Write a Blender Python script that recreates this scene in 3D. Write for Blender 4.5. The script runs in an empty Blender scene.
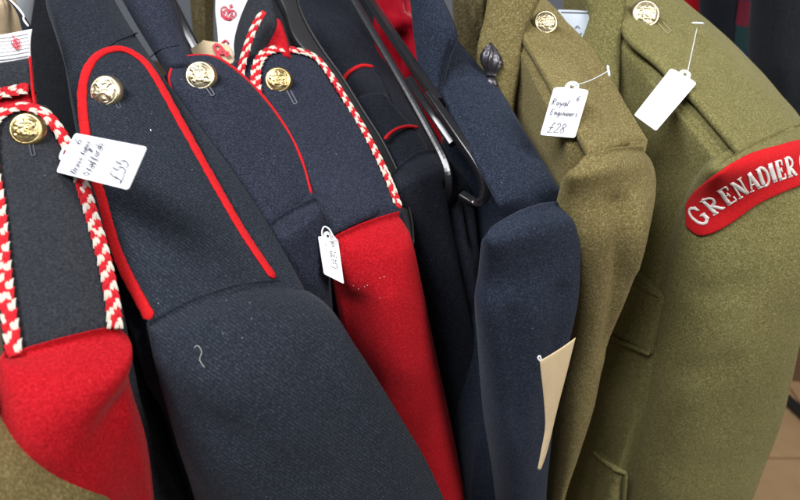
import bpy, bmesh, math, random
from mathutils import Vector, Matrix, noise
from mathutils.bvhtree import BVHTree
R = math.radians
random.seed(7)
scene = bpy.context.scene
col = scene.collection

# ------------------------------------------------------------------ camera
PITCH = R(31.0); FPX = 700.0; CAM = Vector((0, 0, 1.70))
cd = bpy.data.cameras.new('camera'); cam = bpy.data.objects.new('camera', cd)
col.objects.link(cam); scene.camera = cam
cam.location = CAM; cam.rotation_euler = (R(90) - PITCH, 0, 0)
cd.sensor_width = 36.0; cd.lens = FPX / 800.0 * 36.0
cd.clip_start = 0.02; cd.clip_end = 60
cd.dof.use_dof = True; cd.dof.focus_distance = 0.46; cd.dof.aperture_fstop = 11.0
scene.render.resolution_x = 1024; scene.render.resolution_y = 640

# ------------------------------------------------------------------ world and lamps (indoor market hall)
w = bpy.data.worlds.new('World'); scene.world = w; w.use_nodes = True
bg = w.node_tree.nodes['Background']
bg.inputs[0].default_value = (0.80, 0.87, 1.0, 1); bg.inputs[1].default_value = 0.15
def area(name, loc, target, sx, sy, power, colr):
    l = bpy.data.lights.new(name, 'AREA'); l.shape = 'RECTANGLE'; l.size = sx; l.size_y = sy
    l.energy = power; l.color = colr
    o = bpy.data.objects.new(name, l); col.objects.link(o); o.location = loc
    o.rotation_euler = (Vector(target) - Vector(loc)).to_track_quat('-Z', 'Y').to_euler()
    return o
area('ceiling_lamp', (-0.9, -0.2, 3.1), (0, 0.5, 1.3), 1.6, 0.5, 58, (0.95, 0.97, 1.0))
area('ceiling_lamp', (1.5, -0.5, 3.1), (0.2, 0.4, 1.3), 0.5, 1.6, 50, (1.0, 0.97, 0.92))
vs = scene.view_settings
vs.view_transform = 'Standard'; vs.look = 'None'; vs.exposure = 0.0; vs.gamma = 1.0
vs.use_curve_mapping = False

# ------------------------------------------------------------------ pixel helpers (a pixel gives a direction only)
FWD = Vector((0, math.cos(PITCH), -math.sin(PITCH))); UP = Vector((0, math.sin(PITCH), math.cos(PITCH))); RT = Vector((1, 0, 0))
def ray(p): return FWD + RT * ((p[0] - 400) / FPX) + UP * ((250 - p[1]) / FPX)
def P(p, depth): return CAM + ray(p) * depth
def hit(p, pt, n):
    d = ray(p); return CAM + d * ((pt - CAM).dot(n) / d.dot(n))
def pix(v):
    q = v - CAM; z = q.dot(FWD)
    return (400 + FPX * q.dot(RT) / z, 250 - FPX * q.dot(UP) / z)
def hdir(deg):          # horizontal direction that faces the camera, turned right by deg
    a = R(deg); return Vector((math.sin(a), -math.cos(a), 0))
SH_D = Vector((.62, -.65, -.44)).normalized()      # direction in which the shoulders slope down on their hangers
SH_C = Vector((.72, .69, 0)).normalized()
SH_N = SH_D.cross(SH_C).normalized()
if SH_N.z < 0: SH_N = -SH_N

def crom(p0, p1, p2, p3, t):
    return 0.5 * ((2 * p1) + (-p0 + p2) * t + (2 * p0 - 5 * p1 + 4 * p2 - p3) * t * t + (-p0 + 3 * p1 - 3 * p2 + p3) * t * t * t)
def spline(pts, n, pw=1.0):      # Catmull-Rom through tuples, n+1 points by control index (pw > 1 crowds the start)
    pts = [tuple(float(a) for a in p) for p in pts]; m = len(pts) - 1; out = []
    for i in range(n + 1):
        s = (i / n) ** pw * m; k = min(int(s), m - 1); t = s - k
        a = pts[max(k - 1, 0)]; b = pts[k]; c = pts[k + 1]; d = pts[min(k + 2, m)]
        if k == 0: a = tuple(2 * b[j] - c[j] for j in range(len(b)))
        if k == m - 1: d = tuple(2 * c[j] - b[j] for j in range(len(b)))
        out.append(tuple(crom(a[j], b[j], c[j], d[j], t) for j in range(len(b))))
    return out
def even(pts, n, closed=False):   # resample a polyline evenly by length
    pts = [Vector(p) for p in pts]
    if closed: pts = pts + [pts[0]]
    L = [0]
    for a, b in zip(pts, pts[1:]): L.append(L[-1] + (b - a).length)
    out = []; k = 0; N = n if closed else n - 1
    for i in range(n):
        s = L[-1] * i / N
        while k < len(L) - 2 and L[k + 1] < s: k += 1
        f = (s - L[k]) / max(L[k + 1] - L[k], 1e-9); out.append(pts[k].lerp(pts[k + 1], f))
    return out

# ------------------------------------------------------------------ materials
M = {}
def newmat(name):
    m = bpy.data.materials.new(name); m.use_nodes = True; M[name] = m
    nt = m.node_tree; return m, nt, nt.nodes['Principled BSDF'], nt.nodes, nt.links
def noise_node(nt, co, scale, detail=2, rough=0.5):
    n = nt.nodes.new('ShaderNodeTexNoise'); n.inputs['Scale'].default_value = scale
    n.inputs['Detail'].default_value = detail; n.inputs['Roughness'].default_value = rough
    nt.links.new(co, n.inputs['Vector']); return n.outputs['Fac']
def ramp(nt, fac, stops):
    r = nt.nodes.new('ShaderNodeValToRGB'); e = r.color_ramp.elements
    while len(e) < len(stops): e.new(0.5)
    for el, (p, c) in zip(e, stops): el.position = p; el.color = c if len(c) == 4 else (*c, 1)
    nt.links.new(fac, r.inputs[0]); return r.outputs[0]
def mix(nt, fac, a, b, mode='MIX'):
    m = nt.nodes.new('ShaderNodeMix'); m.data_type = 'RGBA'; m.blend_type = mode
    for sock, v in ((m.inputs[0], fac), (m.inputs[6], a), (m.inputs[7], b)):
        if hasattr(v, 'is_output'): nt.links.new(v, sock)
        elif isinstance(v, (int, float)): sock.default_value = v
        else: sock.default_value = (*v, 1)
    return m.outputs[2]
def math_node(nt, op, a, b=0.0):
    m = nt.nodes.new('ShaderNodeMath'); m.operation = op
    for s, v in ((m.inputs[0], a), (m.inputs[1], b)):
        if hasattr(v, 'is_output'): nt.links.new(v, s)
        else: s.default_value = v
    return m.outputs[0]
def wool(name, base, light, dark, grain=900, contrast=1.0, lint=0.6, twill=0.0, sheen=0.13, bump=0.5, rough=0.92):
    m, nt, b, N, L = newmat(name)
    tc = N.new('ShaderNodeTexCoord'); co = tc.outputs['Object']
    f1 = noise_node(nt, co, grain, 3, 0.65); f2 = noise_node(nt, co, grain * 0.28, 2, 0.6); f3 = noise_node(nt, co, 26, 3, 0.6)
    g = math_node(nt, 'ADD', math_node(nt, 'MULTIPLY', f1, 0.90), math_node(nt, 'MULTIPLY', f2, 0.10))
    k = 0.16 / max(contrast, .05)
    c = ramp(nt, g, [(max(0, .5 - k), dark), (.5, base), (min(1, .5 + k), light)])
    c = mix(nt, math_node(nt, 'MULTIPLY', f3, 0.30), c, dark)
    wear = ramp(nt, noise_node(nt, co, 11, 4, .65), [(.50, (0, 0, 0)), (.68, (1, 1, 1))]); c = mix(nt, math_node(nt, 'MULTIPLY', wear, .16), c, light)
    if twill:
        wv = N.new('ShaderNodeTexWave'); wv.wave_type = 'BANDS'; wv.bands_direction = 'DIAGONAL'
        wv.inputs['Scale'].default_value = 210; wv.inputs['Distortion'].default_value = .6; wv.inputs['Detail'].default_value = 1
        L.new(co, wv.inputs['Vector'])
        c = mix(nt, math_node(nt, 'MULTIPLY', wv.outputs['Fac'], twill), c, dark)
    # stray pale lint: sparse specks
    vo = N.new('ShaderNodeTexVoronoi'); vo.inputs['Scale'].default_value = 330; L.new(co, vo.inputs['Vector'])
    sep = N.new('ShaderNodeSeparateColor'); L.new(vo.outputs['Color'], sep.inputs[0])
    pick = math_node(nt, 'GREATER_THAN', sep.outputs[0], 0.98); near = math_node(nt, 'LESS_THAN', vo.outputs['Distance'], 0.15)
    lf = math_node(nt, 'MULTIPLY', math_node(nt, 'MULTIPLY', pick, near), lint)
    lintc = tuple(min(.75, .22 + 1.1 * v) for v in light[:3])
    c = mix(nt, lf, c, lintc)
    L.new(c, b.inputs['Base Color'])
    b.inputs['Roughness'].default_value = rough; b.inputs['Specular IOR Level'].default_value = 0.15
    b.inputs['Sheen Weight'].default_value = sheen; b.inputs['Sheen Roughness'].default_value = 0.45
    b.inputs['Sheen Tint'].default_value = (*[min(1, .35 + 2.0 * v) for v in light[:3]], 1)
    bp = N.new('ShaderNodeBump'); bp.inputs['Strength'].default_value = bump; bp.inputs['Distance'].default_value = 0.0007
    h = math_node(nt, 'ADD', g, math_node(nt, 'MULTIPLY', noise_node(nt, co, 160, 3), 0.6))
    L.new(h, bp.inputs['Height']); L.new(bp.outputs[0], b.inputs['Normal'])
    return m
def plain(name, base, rough=0.5, metal=0.0, bump=0.0, bscale=400, spec=0.5, var=0.0, coat=0.0):
    m, nt, b, N, L = newmat(name)
    tc = N.new('ShaderNodeTexCoord'); co = tc.outputs['Object']
    c = mix(nt, noise_node(nt, co, bscale * .3, 3), tuple(v * (1 - var) for v in base), tuple(min(1, v * (1 + var)) for v in base))
    L.new(c, b.inputs['Base Color'])
    b.inputs['Roughness'].default_value = rough; b.inputs['Metallic'].default_value = metal
    b.inputs['Specular IOR Level'].default_value = spec; b.inputs['Coat Weight'].default_value = coat
    if bump:
        bp = N.new('ShaderNodeBump'); bp.inputs['Strength'].default_value = bump; bp.inputs['Distance'].default_value = 0.0005
        L.new(noise_node(nt, co, bscale, 3), bp.inputs['Height']); L.new(bp.outputs[0], b.inputs['Normal'])
    return m
wool('navy_twill', (.021, .0265, .038), (.052, .061, .082), (.009, .0115, .017), 850, 1.0, .45, twill=.6)
wool('navy_felt', (.0195, .0235, .039), (.048, .054, .082), (.009, .010, .018), 850, 1.0, .45)
wool('grey_felt', (.025, .027, .033), (.048, .051, .060), (.011, .012, .016), 800, .8, .3)
wool('blue_felt', (.017, .023, .039), (.048, .060, .092), (.006, .009, .017), 800, .8, .4)
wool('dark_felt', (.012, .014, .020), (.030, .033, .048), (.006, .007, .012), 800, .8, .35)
wool('scarlet_felt', (.44, .005, .012), (.58, .016, .024), (.28, .002, .007), 800, .9, .15, sheen=.12)
wool('khaki_felt', (.178, .136, .052), (.34, .29, .135), (.105, .082, .028), 800, .9, .25)
wool('olive_felt', (.176, .155, .056), (.32, .285, .125), (.095, .088, .030), 780, .9, .25)
wool('brown_lining', (.10, .078, .036), (.17, .14, .07), (.05, .038, .016), 500, .9, .2)
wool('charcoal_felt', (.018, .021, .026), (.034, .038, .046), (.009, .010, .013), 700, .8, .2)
wool('red_piping', (.56, .010, .014), (.68, .026, .028), (.42, .006, .010), 900, .6, .1)
wool('red_yarn', (.60, .015, .025), (.72, .05, .06), (.42, .008, .014), 1500, .8, .1)
wool('white_yarn', (.70, .65, .56), (.82, .79, .72), (.52, .46, .38), 1500, .8, .0)

# ------------------------------------------------------------------ object helpers
def mobj(name, verts, faces, mat, parent=None, smooth=True, kind=None):
    me = bpy.data.meshes.new(name); me.from_pydata([tuple(v) for v in verts], [], faces); me.update()
    if smooth: me.polygons.foreach_set('use_smooth', [True] * len(me.polygons))
    o = bpy.data.objects.new(name, me); col.objects.link(o)
    if mat: me.materials.append(M[mat])
    if parent: o.parent = parent; o.matrix_parent_inverse = Matrix.Translation(-parent.location)
    if kind: o['kind'] = kind
    return o
def thing(name, label, cat, loc, group=None):
    o = bpy.data.objects.new(name, None); col.objects.link(o); o.location = loc; o.empty_display_size = .05
    o['label'] = label; o['category'] = cat
    if group: o['group'] = group
    return o
def tag(o, label, cat, group=None):
    o['label'] = label; o['category'] = cat
    if group: o['group'] = group
    return o
def grid_closed(rings, cap0=True, cap1=True):
    n = len(rings[0]); V = [v for r in rings for v in r]; F = []
    for i in range(len(rings) - 1):
        for j in range(n):
            F.append((i * n + j, i * n + (j + 1) % n, (i + 1) * n + (j + 1) % n, (i + 1) * n + j))
    if cap0: F.append(tuple(range(n - 1, -1, -1)))
    if cap1: F.append(tuple((len(rings) - 1) * n + j for j in range(n)))
    return V, F
def fold_disp(p, folds):
    s = 0.0
    for pl, amp, wd in folds:
        best = 1e9
        for (ax, ay), (bx, by) in zip(pl, pl[1:]):
            dx, dy = bx - ax, by - ay; t = max(0, min(1, ((p[0] - ax) * dx + (p[1] - ay) * dy) / (dx * dx + dy * dy + 1e-9)))
            q = math.hypot(p[0] - ax - t * dx, p[1] - ay - t * dy)
            best = min(best, q)
        s += amp * math.exp(-(best / wd) ** 2)
    return s
def sleeve(parent, mat, rows, pivot, folds=(), nrow=60, half=26, seed=0, name='sleeve', lump=.0022, surf=None, vb=.16, sink=.0005, rope=.0042):
    """rows: (L, R, bulge, facing deg, offset m, [sag px of the middle]); a closed tube hung from the armhole.
    With surf the top edge lies on the shoulder (the armhole seam) and rolls off it into the tube."""
    ctl = []
    for r in rows:
        L, Rr, b, th, off = r[:5]; sag = r[5] if len(r) > 5 else 0
        ctl.append((L[0], L[1], Rr[0], Rr[1], b, th, off, sag))
    rings = []; Z = Vector((0, 0, 1))
    for ir, (lx, ly, rx, ry, b, th, off, sag) in enumerate(spline(ctl, nrow, 1.7)):
        v = (ir / nrow) ** 1.7
        N = hdir(th); base = pivot + N * off; ring = []
        f = min(1, v / vb) if surf else 1; f = f * f * (3 - 2 * f)
        for side in (0, 1):
            for j in range(half):
                a = math.pi * j / half
                u = 0.5 - 0.5 * math.cos(a) if side == 0 else 0.5 + 0.5 * math.cos(a)
                s = math.sin(a) ** .8
                px = (lx + (rx - lx) * u, ly + (ry - ly) * u + sag * 4 * u * (1 - u))
                q = hit(px, base, N)
                bb = b * s if side == 0 else -b * 0.9 * s
                if side == 0: bb += fold_disp(px, folds) * min(1, s * 1.6)
                nz = noise.noise(q * 9 + Vector((seed, 5, 0))) * lump * 1.3 + noise.noise(q * 20 + Vector((seed, 0, 0))) * lump + noise.noise(q * 45 + Vector((0, seed, 0))) * lump * .3
                q = q + N * (bb + nz * s)
                if f < 1:
                    r0, n0 = surf(px); pk = rope * math.exp(-((v - .028) / .016) ** 2)
                    pk += .0006 * noise.noise(r0 * 160) * math.exp(-(v / .05) ** 2)
                    r0 = r0 + n0 * (pk + .0003 - sink * math.exp(-(v / .008) ** 2)) if side == 0 else r0 - Z * (.008 * math.sin(a) + .002)
                    q = r0.lerp(q, f)
                ring.append(q)
        rings.append(ring)
    V, F = grid_closed(rings)
    return mobj(name, V, F, mat, parent)
def body(parent, mat, A, B, pt, wl, wr, k=4.0, drop=.62, rc=.02, flare=.02, n=SH_N, seed=0, name='body', tuck=0.0, nst=34, lump=.002, nl=1.0, nr=1.0, sr=.45, fr=None, ucl=(.003, .006), send=1.0):
    """shoulder and hanging front/back: sections across the shoulder line A-B (pixels met with the shoulder plane)."""
    A3 = hit(A, pt, n); B3 = hit(B, pt, n); d = (B3 - A3); Ln = d.length; d.normalize()
    c = Vector((-d.y, d.x, 0)).normalized()
    if c.x < 0: c = -c
    sec = []
    for sgn, wdt in ((-1, wl), (1, wr)):
        if sgn > 0 and fr is not None: flare = fr
        e = wdt + rc; y0 = -k * wdt * wdt
        pts = [(0, 0), (wdt * .5, -k * (wdt * .5) ** 2), (wdt, y0), (wdt + rc * .62, y0 - rc * .45), (e, y0 - rc * 1.4),
               (e - (ucl[0] if sgn < 0 else .003), y0 - .05), (e - (ucl[1] if sgn < 0 else .006) + flare * .2, y0 - .10), (e + flare * .6, -.22), (e + flare, -.4), (e + flare, -drop)]
        sp = spline(pts, 42); sec.append([(sgn * x, z) for x, z in sp])
    prof = list(reversed(sec[0][1:])) + sec[1]
    rings = []
    for i in range(nst + 1):
        s = i / nst * send; o = A3 + d * (Ln * s); ring = []
        sm = min(1, s / sr); sm = sm * sm * (3 - 2 * sm)
        for (t, h) in prof:
            t = t * ((nl + (1 - nl) * sm) if t < 0 else (nr + (1 - nr) * sm))
            tk = tuck * max(0, (s - .5) * 2) * min(1, max(0, (-h - .03) / .1))
            q = o + c * (t - math.copysign(tk, t) * (1 if abs(t) > .01 else 0)) + Vector((0, 0, h))
            nz = noise.noise(q * 11 + Vector((seed, 3, 0))) * lump + noise.noise(q * 30 + Vector((3, seed, 0))) * lump * .4
            ring.append(q + (n * nz if h > -.03 else c * math.copysign(nz * 2.2, t)))
        rings.append(ring)
    V, F = grid_closed(rings)
    o = mobj(name, V, F, mat, parent)
    def surf(p, off=0.0):
        q = hit(p, pt, n)
        for _ in range(8):
            t = (q - A3).dot(c); h = -k * t * t
            if abs(t) > .085: h = -k * .085 * (2 * abs(t) - .085)
            q = hit(p, pt + Vector((0, 0, h)), n)
        nn = (n + c * (2 * k * max(-.08, min(.08, (q - A3).dot(c))))).normalized()
        return q + nn * off, nn
    surf.flank = A3 - c * (wl + rc + .003) - Vector((0, 0, .03)); surf.c = c
    return o, surf
def bvh(*objs):
    V = []; F = []
    for o in objs:
        b = len(V); mw = o.matrix_world if o.parent is None else None
        V += [v.co.copy() for v in o.data.vertices]; F += [tuple(i + b for i in p.vertices) for p in o.data.polygons]
    return BVHTree.FromPolygons(V, F)


def grid_solid(name, front, nrm, thick, mat, parent=None, rnd=.5, kind=None):
    """closed slab from a grid of front points with normals; the rim is rounded over."""
    R_, C_ = len(front), len(front[0]); V = []; F = []
    for i in range(R_):
        for j in range(C_):
            e = min(i, j, R_ - 1 - i, C_ - 1 - j)
            dz = thick * (rnd if e == 0 else rnd * .25 if e == 1 else 0)
            V.append(front[i][j] - nrm[i][j] * dz)
    for i in range(R_):
        for j in range(C_): V.append(front[i][j] - nrm[i][j] * thick)
    o = R_ * C_; I = lambda i, j: i * C_ + j
    for i in range(R_ - 1):
        for j in range(C_ - 1):
            F.append((I(i, j), I(i + 1, j), I(i + 1, j + 1), I(i, j + 1)))
            F.append((o + I(i, j), o + I(i, j + 1), o + I(i + 1, j + 1), o + I(i + 1, j)))
    rim = [(0, j) for j in range(C_)] + [(i, C_ - 1) for i in range(1, R_)] + [(R_ - 1, j) for j in range(C_ - 2, -1, -1)] + [(i, 0) for i in range(R_ - 2, 0, -1)]
    for a, b in zip(rim, rim[1:] + rim[:1]): F.append((I(*a), I(*b), o + I(*b), o + I(*a)))
    ob = mobj(name, V, F, mat, parent, kind=kind)
    bm = bmesh.new(); bm.from_mesh(ob.data); bmesh.ops.recalc_face_normals(bm, faces=bm.faces); bm.to_mesh(ob.data); bm.free()
    return ob
def ulist(n): return [0, .012, .035] + [.035 + .93 * i / n for i in range(1, n)] + [.965, .988, 1]
def panel(name, mat, Lp, Rp, pt, n, thick=.004, bulge=0.0, parent=None, nr=30, nc=16, folds=(), lump=.0015, seed=0, back=0.0):
    """a cloth or card piece between two edge polylines (pixels) on the plane it hangs in, with its own thickness."""
    Ls = even([Vector((*p, 0)) for p in spline(Lp, 60)], 200); Rs = even([Vector((*p, 0)) for p in spline(Rp, 60)], 200)
    front = []; nr_ = []
    for v in ulist(nr):
        a = Ls[int(v * 199)]; b = Rs[int(v * 199)]; row = []; rn = []
        for u in ulist(nc):
            p = a.lerp(b, u); q = hit((p.x, p.y), pt, n)
            z = bulge * 4 * u * (1 - u) + fold_disp((p.x, p.y), folds) + noise.noise(q * 22 + Vector((seed, 0, 0))) * lump + back * v
            row.append(q + n * z); rn.append(n)
        front.append(row); nr_.append(rn)
    return grid_solid(name, front, nr_, thick, mat, parent)
def strap(parent, mat, Lp, Rp, surf, lift=.003, name='shoulder_strap', nr=40, nc=14, round_top=True):
    Ls = even([Vector((*p, 0)) for p in spline(Lp, 80)], 300); Rs = even([Vector((*p, 0)) for p in spline(Rp, 80)], 300)
    front = []; nn = []
    for v in ulist(nr):
        a = Ls[int(v * 299)]; b = Rs[int(v * 299)]; row = []; rn = []
        for u in ulist(nc):
            p = a.lerp(b, u); q, n = surf((p.x, p.y), lift); row.append(q + n * noise.noise(q * 40) * .0007); rn.append(n)
        front.append(row); nn.append(rn)
    return grid_solid(name, front, nn, lift + .0015, mat, parent)
def ribbon(name, pts, nrm, w, h, mat, parent, seg=8, taper=True, closed=False, sq=1.0, wave=0.0):
    """tube of oval section (w across, h high) along pts; nrm gives the up side."""
    rings = []; n = len(pts)
    for i, p in enumerate(pts):
        t = (pts[min(i + 1, n - 1)] - pts[max(i - 1, 0)])
        t = t.normalized() if t.length > 1e-9 else Vector((1, 0, 0))
        u = nrm[i] if isinstance(nrm, list) else nrm
        s = t.cross(u); s = s.normalized() if s.length > 1e-6 else t.orthogonal().normalized(); u2 = s.cross(t).normalized()
        k = 1.0
        if taper and (i == 0 or i == n - 1): k = .35
        if wave: k *= 1 + wave * noise.noise(p * 400)
        ring = []
        for j in range(seg):
            a = 2 * math.pi * j / seg; ca, sa = math.cos(a), math.sin(a)
            if sq != 1: ca = math.copysign(abs(ca) ** sq, ca); sa = math.copysign(abs(sa) ** sq, sa)
            ring.append(p + s * (ca * w * k) + u2 * (sa * h * k))
        rings.append(ring)
    V, F = grid_closed(rings); return mobj(name, V, F, mat, parent)
def on_surf(pl, surf, off, n=120):
    r = [surf((p.x, p.y), off) for p in even([Vector((*p, 0)) for p in spline(pl, 90)], n)]
    return [a for a, _ in r], [b for _, b in r]
def braid(parent, pl, surf, off=.004, width=.0042, pitch=.024, n=None):
    """flat four-strand plait, two red and two white cords"""
    P3, N3 = on_surf(pl, surf, off, 60)
    Lt = sum((b - a).length for a, b in zip(P3, P3[1:])); n = max(30, int(Lt / .0009))
    Q = even(P3, n); idx = [min(59, int(i / (n - 1) * 59)) for i in range(n)]; NN = [N3[i] for i in idx]
    NC = 4; pl_ = .0056; rnd = random.Random(int(Lt * 1e6)); out = {'red_cord': ([], []), 'white_cord': ([], [])}
    m = int(Lt / pl_)
    for c_ in range(NC):
        for i_ in range(m):
            nm = 'red_cord' if (i_ + c_ // 2) % 2 == 0 else 'white_cord'
            if rnd.random() < .05: nm = 'white_cord' if nm == 'red_cord' else 'red_cord'
            s0 = (i_ + (.22 if c_ % 2 else 0) + rnd.uniform(-.14, .14)) * pl_ / Lt; s1 = s0 + pl_ * 1.22 / Lt
            lat = (c_ - (NC - 1) / 2) * width * .52; sl = (1 if c_ % 2 else -1) * width * .16; V, F = out[nm]
            for y_ in (-1, 0, 1):          # three fine threads side by side make one float
                k0 = len(V); ns = 5
                for e_ in range(7):
                    g = e_ / 6; sp = min(max(s0 + (s1 - s0) * g, 0), 1) * (n - 1); i2 = min(int(sp), n - 2); q = Q[i2].lerp(Q[i2 + 1], sp - i2)
                    t = (Q[min(i2 + 2, n - 1)] - Q[max(i2 - 1, 0)]).normalized(); u_ = NN[i2]; sd = t.cross(u_).normalized()
                    hgt = .0007 * math.sin(math.pi * g) ** .6 - .0001
                    cpt = q + sd * (lat + sl * (g - .5) * 2 + y_ * width * .19 + noise.noise(q * 500) * .0002) + u_ * hgt
                    rr = width * .115 * (.5 + .5 * math.sin(math.pi * (.08 + .84 * g)))
                    for a_ in range(ns):
                        an = 2 * math.pi * a_ / ns; V.append(cpt + sd * (rr * math.cos(an)) + u_ * (rr * 1.1 * math.sin(an)))
                for e_ in range(6):
                    for a_ in range(ns): F.append((k0 + e_ * ns + a_, k0 + e_ * ns + (a_ + 1) % ns, k0 + (e_ + 1) * ns + (a_ + 1) % ns, k0 + (e_ + 1) * ns + a_))
    ribbon('braid_core', Q[::3], NN[::3], width * .95, .0007, 'red_yarn', parent, seg=8, taper=False)
    for nm in out: mobj(nm, out[nm][0], out[nm][1], 'red_yarn' if nm[0] == 'r' else 'white_yarn', parent)
def button(parent, p, surf, dia, mat='brass', seed=0, lift=.004, style=0, tilt=(-.1, -1.1, .1)):
    c, n = surf(p, lift); n = (n + Vector(tilt)).normalized()
    upv = (UP - n * UP.dot(n)).normalized(); x = upv.cross(n).normalized(); y = upv
    r0 = dia / 2; NR, NS = 34, 64; V = [c + n * (.0048 + .0006)]; F = []
    def height(r, a):
        dome = .0048 * (1 - (r * .93) ** 2.4) ** .55 if r < 1 else 0
        e = 0
        if r < .78:
            px_, py_ = r * math.cos(a), r * math.sin(a)
            v = noise.noise(Vector((px_ * 3.2 + seed, py_ * 3.2, seed))) + .6 * noise.noise(Vector((px_ * 7 + seed, py_ * 7, 2)))
            if style == 0:   # crest: supporters either side of a shield under a crown
                sh = 1 if abs(px_) < .22 and -.42 < py_ < .18 - .0 * px_ else 0
                cr = 1 if abs(px_) < .30 and .28 < py_ < .34 + .22 * abs(math.sin(px_ * 10)) else 0
                sp = 1 if .28 < abs(px_) < .62 and -.5 < py_ < .42 and v > -.12 else 0
                e = max(sh * (.6 + .4 * (v > 0)), cr, sp)
            else:            # crossed device
                e = 1 if (abs(abs(px_) - abs(py_)) < .12 and r < .7) or (r < .26) or (v > .35) else 0
            e = e * .00055 + v * .00022
        elif .84 < r < .92: e = .0003
        return dome + e
    for i in range(1, NR + 1):
        r = i / NR
        for j in range(NS):
            a = 2 * math.pi * j / NS
            V.append(c + x * (math.cos(a) * r * r0) + y * (math.sin(a) * r * r0) + n * height(r, a))
    for rr, zz in ((1.03, -.0006), (1.0, -.0014), (.5, -.0016)):
        for j in range(NS):
            a = 2 * math.pi * j / NS; V.append(c + x * (math.cos(a) * rr * r0) + y * (math.sin(a) * rr * r0) + n * zz)
    for j in range(NS): F.append((0, 1 + j, 1 + (j + 1) % NS))
    for i in range(NR + 2):
        for j in range(NS):
            a, b = 1 + i * NS, 1 + (i + 1) * NS; F.append((a + j, b + j, b + (j + 1) % NS, a + (j + 1) % NS))
    F.append(tuple(1 + (NR + 2) * NS + j for j in range(NS)))
    return mobj('button', V, F, mat, parent)
def stitch_slot(parent, a, b, surf, mat, gap=2.2):
    dx, dy = b[0] - a[0], b[1] - a[1]; l = math.hypot(dx, dy); nx, ny = -dy / l * gap, dx / l * gap
    pl = [(a[0] + nx, a[1] + ny), (b[0] + nx, b[1] + ny), (b[0] - nx, b[1] - ny), (a[0] - nx, a[1] - ny)]
    p, n = [], []
    for q, r in zip(pl, pl[1:]):
        for i in range(8):
            f = i / 8; s, m = surf((q[0] + (r[0] - q[0]) * f, q[1] + (r[1] - q[1]) * f), .0034); p.append(s); n.append(m)
    return ribbon('buttonhole', p, n, .00045, .0005, mat, parent, seg=6)
def fuzz(parent, ob, mat, n, length=.0022, wd=.0001, seed=0, lo=-40, hi=840):
    rnd = random.Random(seed); me = ob.data; tris = []; acc = []
    tot = 0
    for p in me.polygons:
        c = p.center; q = pix(c)
        if not (lo < q[0] < hi and -30 < q[1] < 530): continue
        f = p.normal.dot((CAM - c).normalized())
        if f < -.25: continue
        tot += p.area * (1.6 if f < .25 else .8); tris.append(p); acc.append(tot)
    if not tris: return
    import bisect
    V = []; F = []
    for _ in range(n):
        p = tris[bisect.bisect_left(acc, rnd.random() * tot)]; vs_ = [me.vertices[i].co for i in p.vertices[:4]]
        a, b = rnd.random(), rnd.random()
        q = vs_[0].lerp(vs_[1], a).lerp(vs_[3 if len(vs_) > 3 else 2].lerp(vs_[2], a), b)
        d = Vector((rnd.gauss(0, 1), rnd.gauss(0, 1), rnd.gauss(0, 1))); d = (d - p.normal * d.dot(p.normal)).normalized()
        l = length * (.4 + rnd.random() ** 2 * 1.4); up = p.normal * (.15 + .5 * rnd.random() ** 2)
        s = d.cross(p.normal).normalized() * wd; bend = d.cross(p.normal) * rnd.uniform(-.5, .5)
        q0 = q - p.normal * .0001; q1 = q + (d + up + bend * .4) * l * .5; q2 = q + (d * 1.0 + up * .8 + bend * 1.3) * l
        k = len(V); V += [q0 - s, q0 + s, q1 - s, q1 + s, q2]; F += [(k, k + 1, k + 3, k + 2), (k + 2, k + 3, k + 4)]
    return mobj('wool_nap', V, F, mat, parent, kind='stuff')
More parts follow.
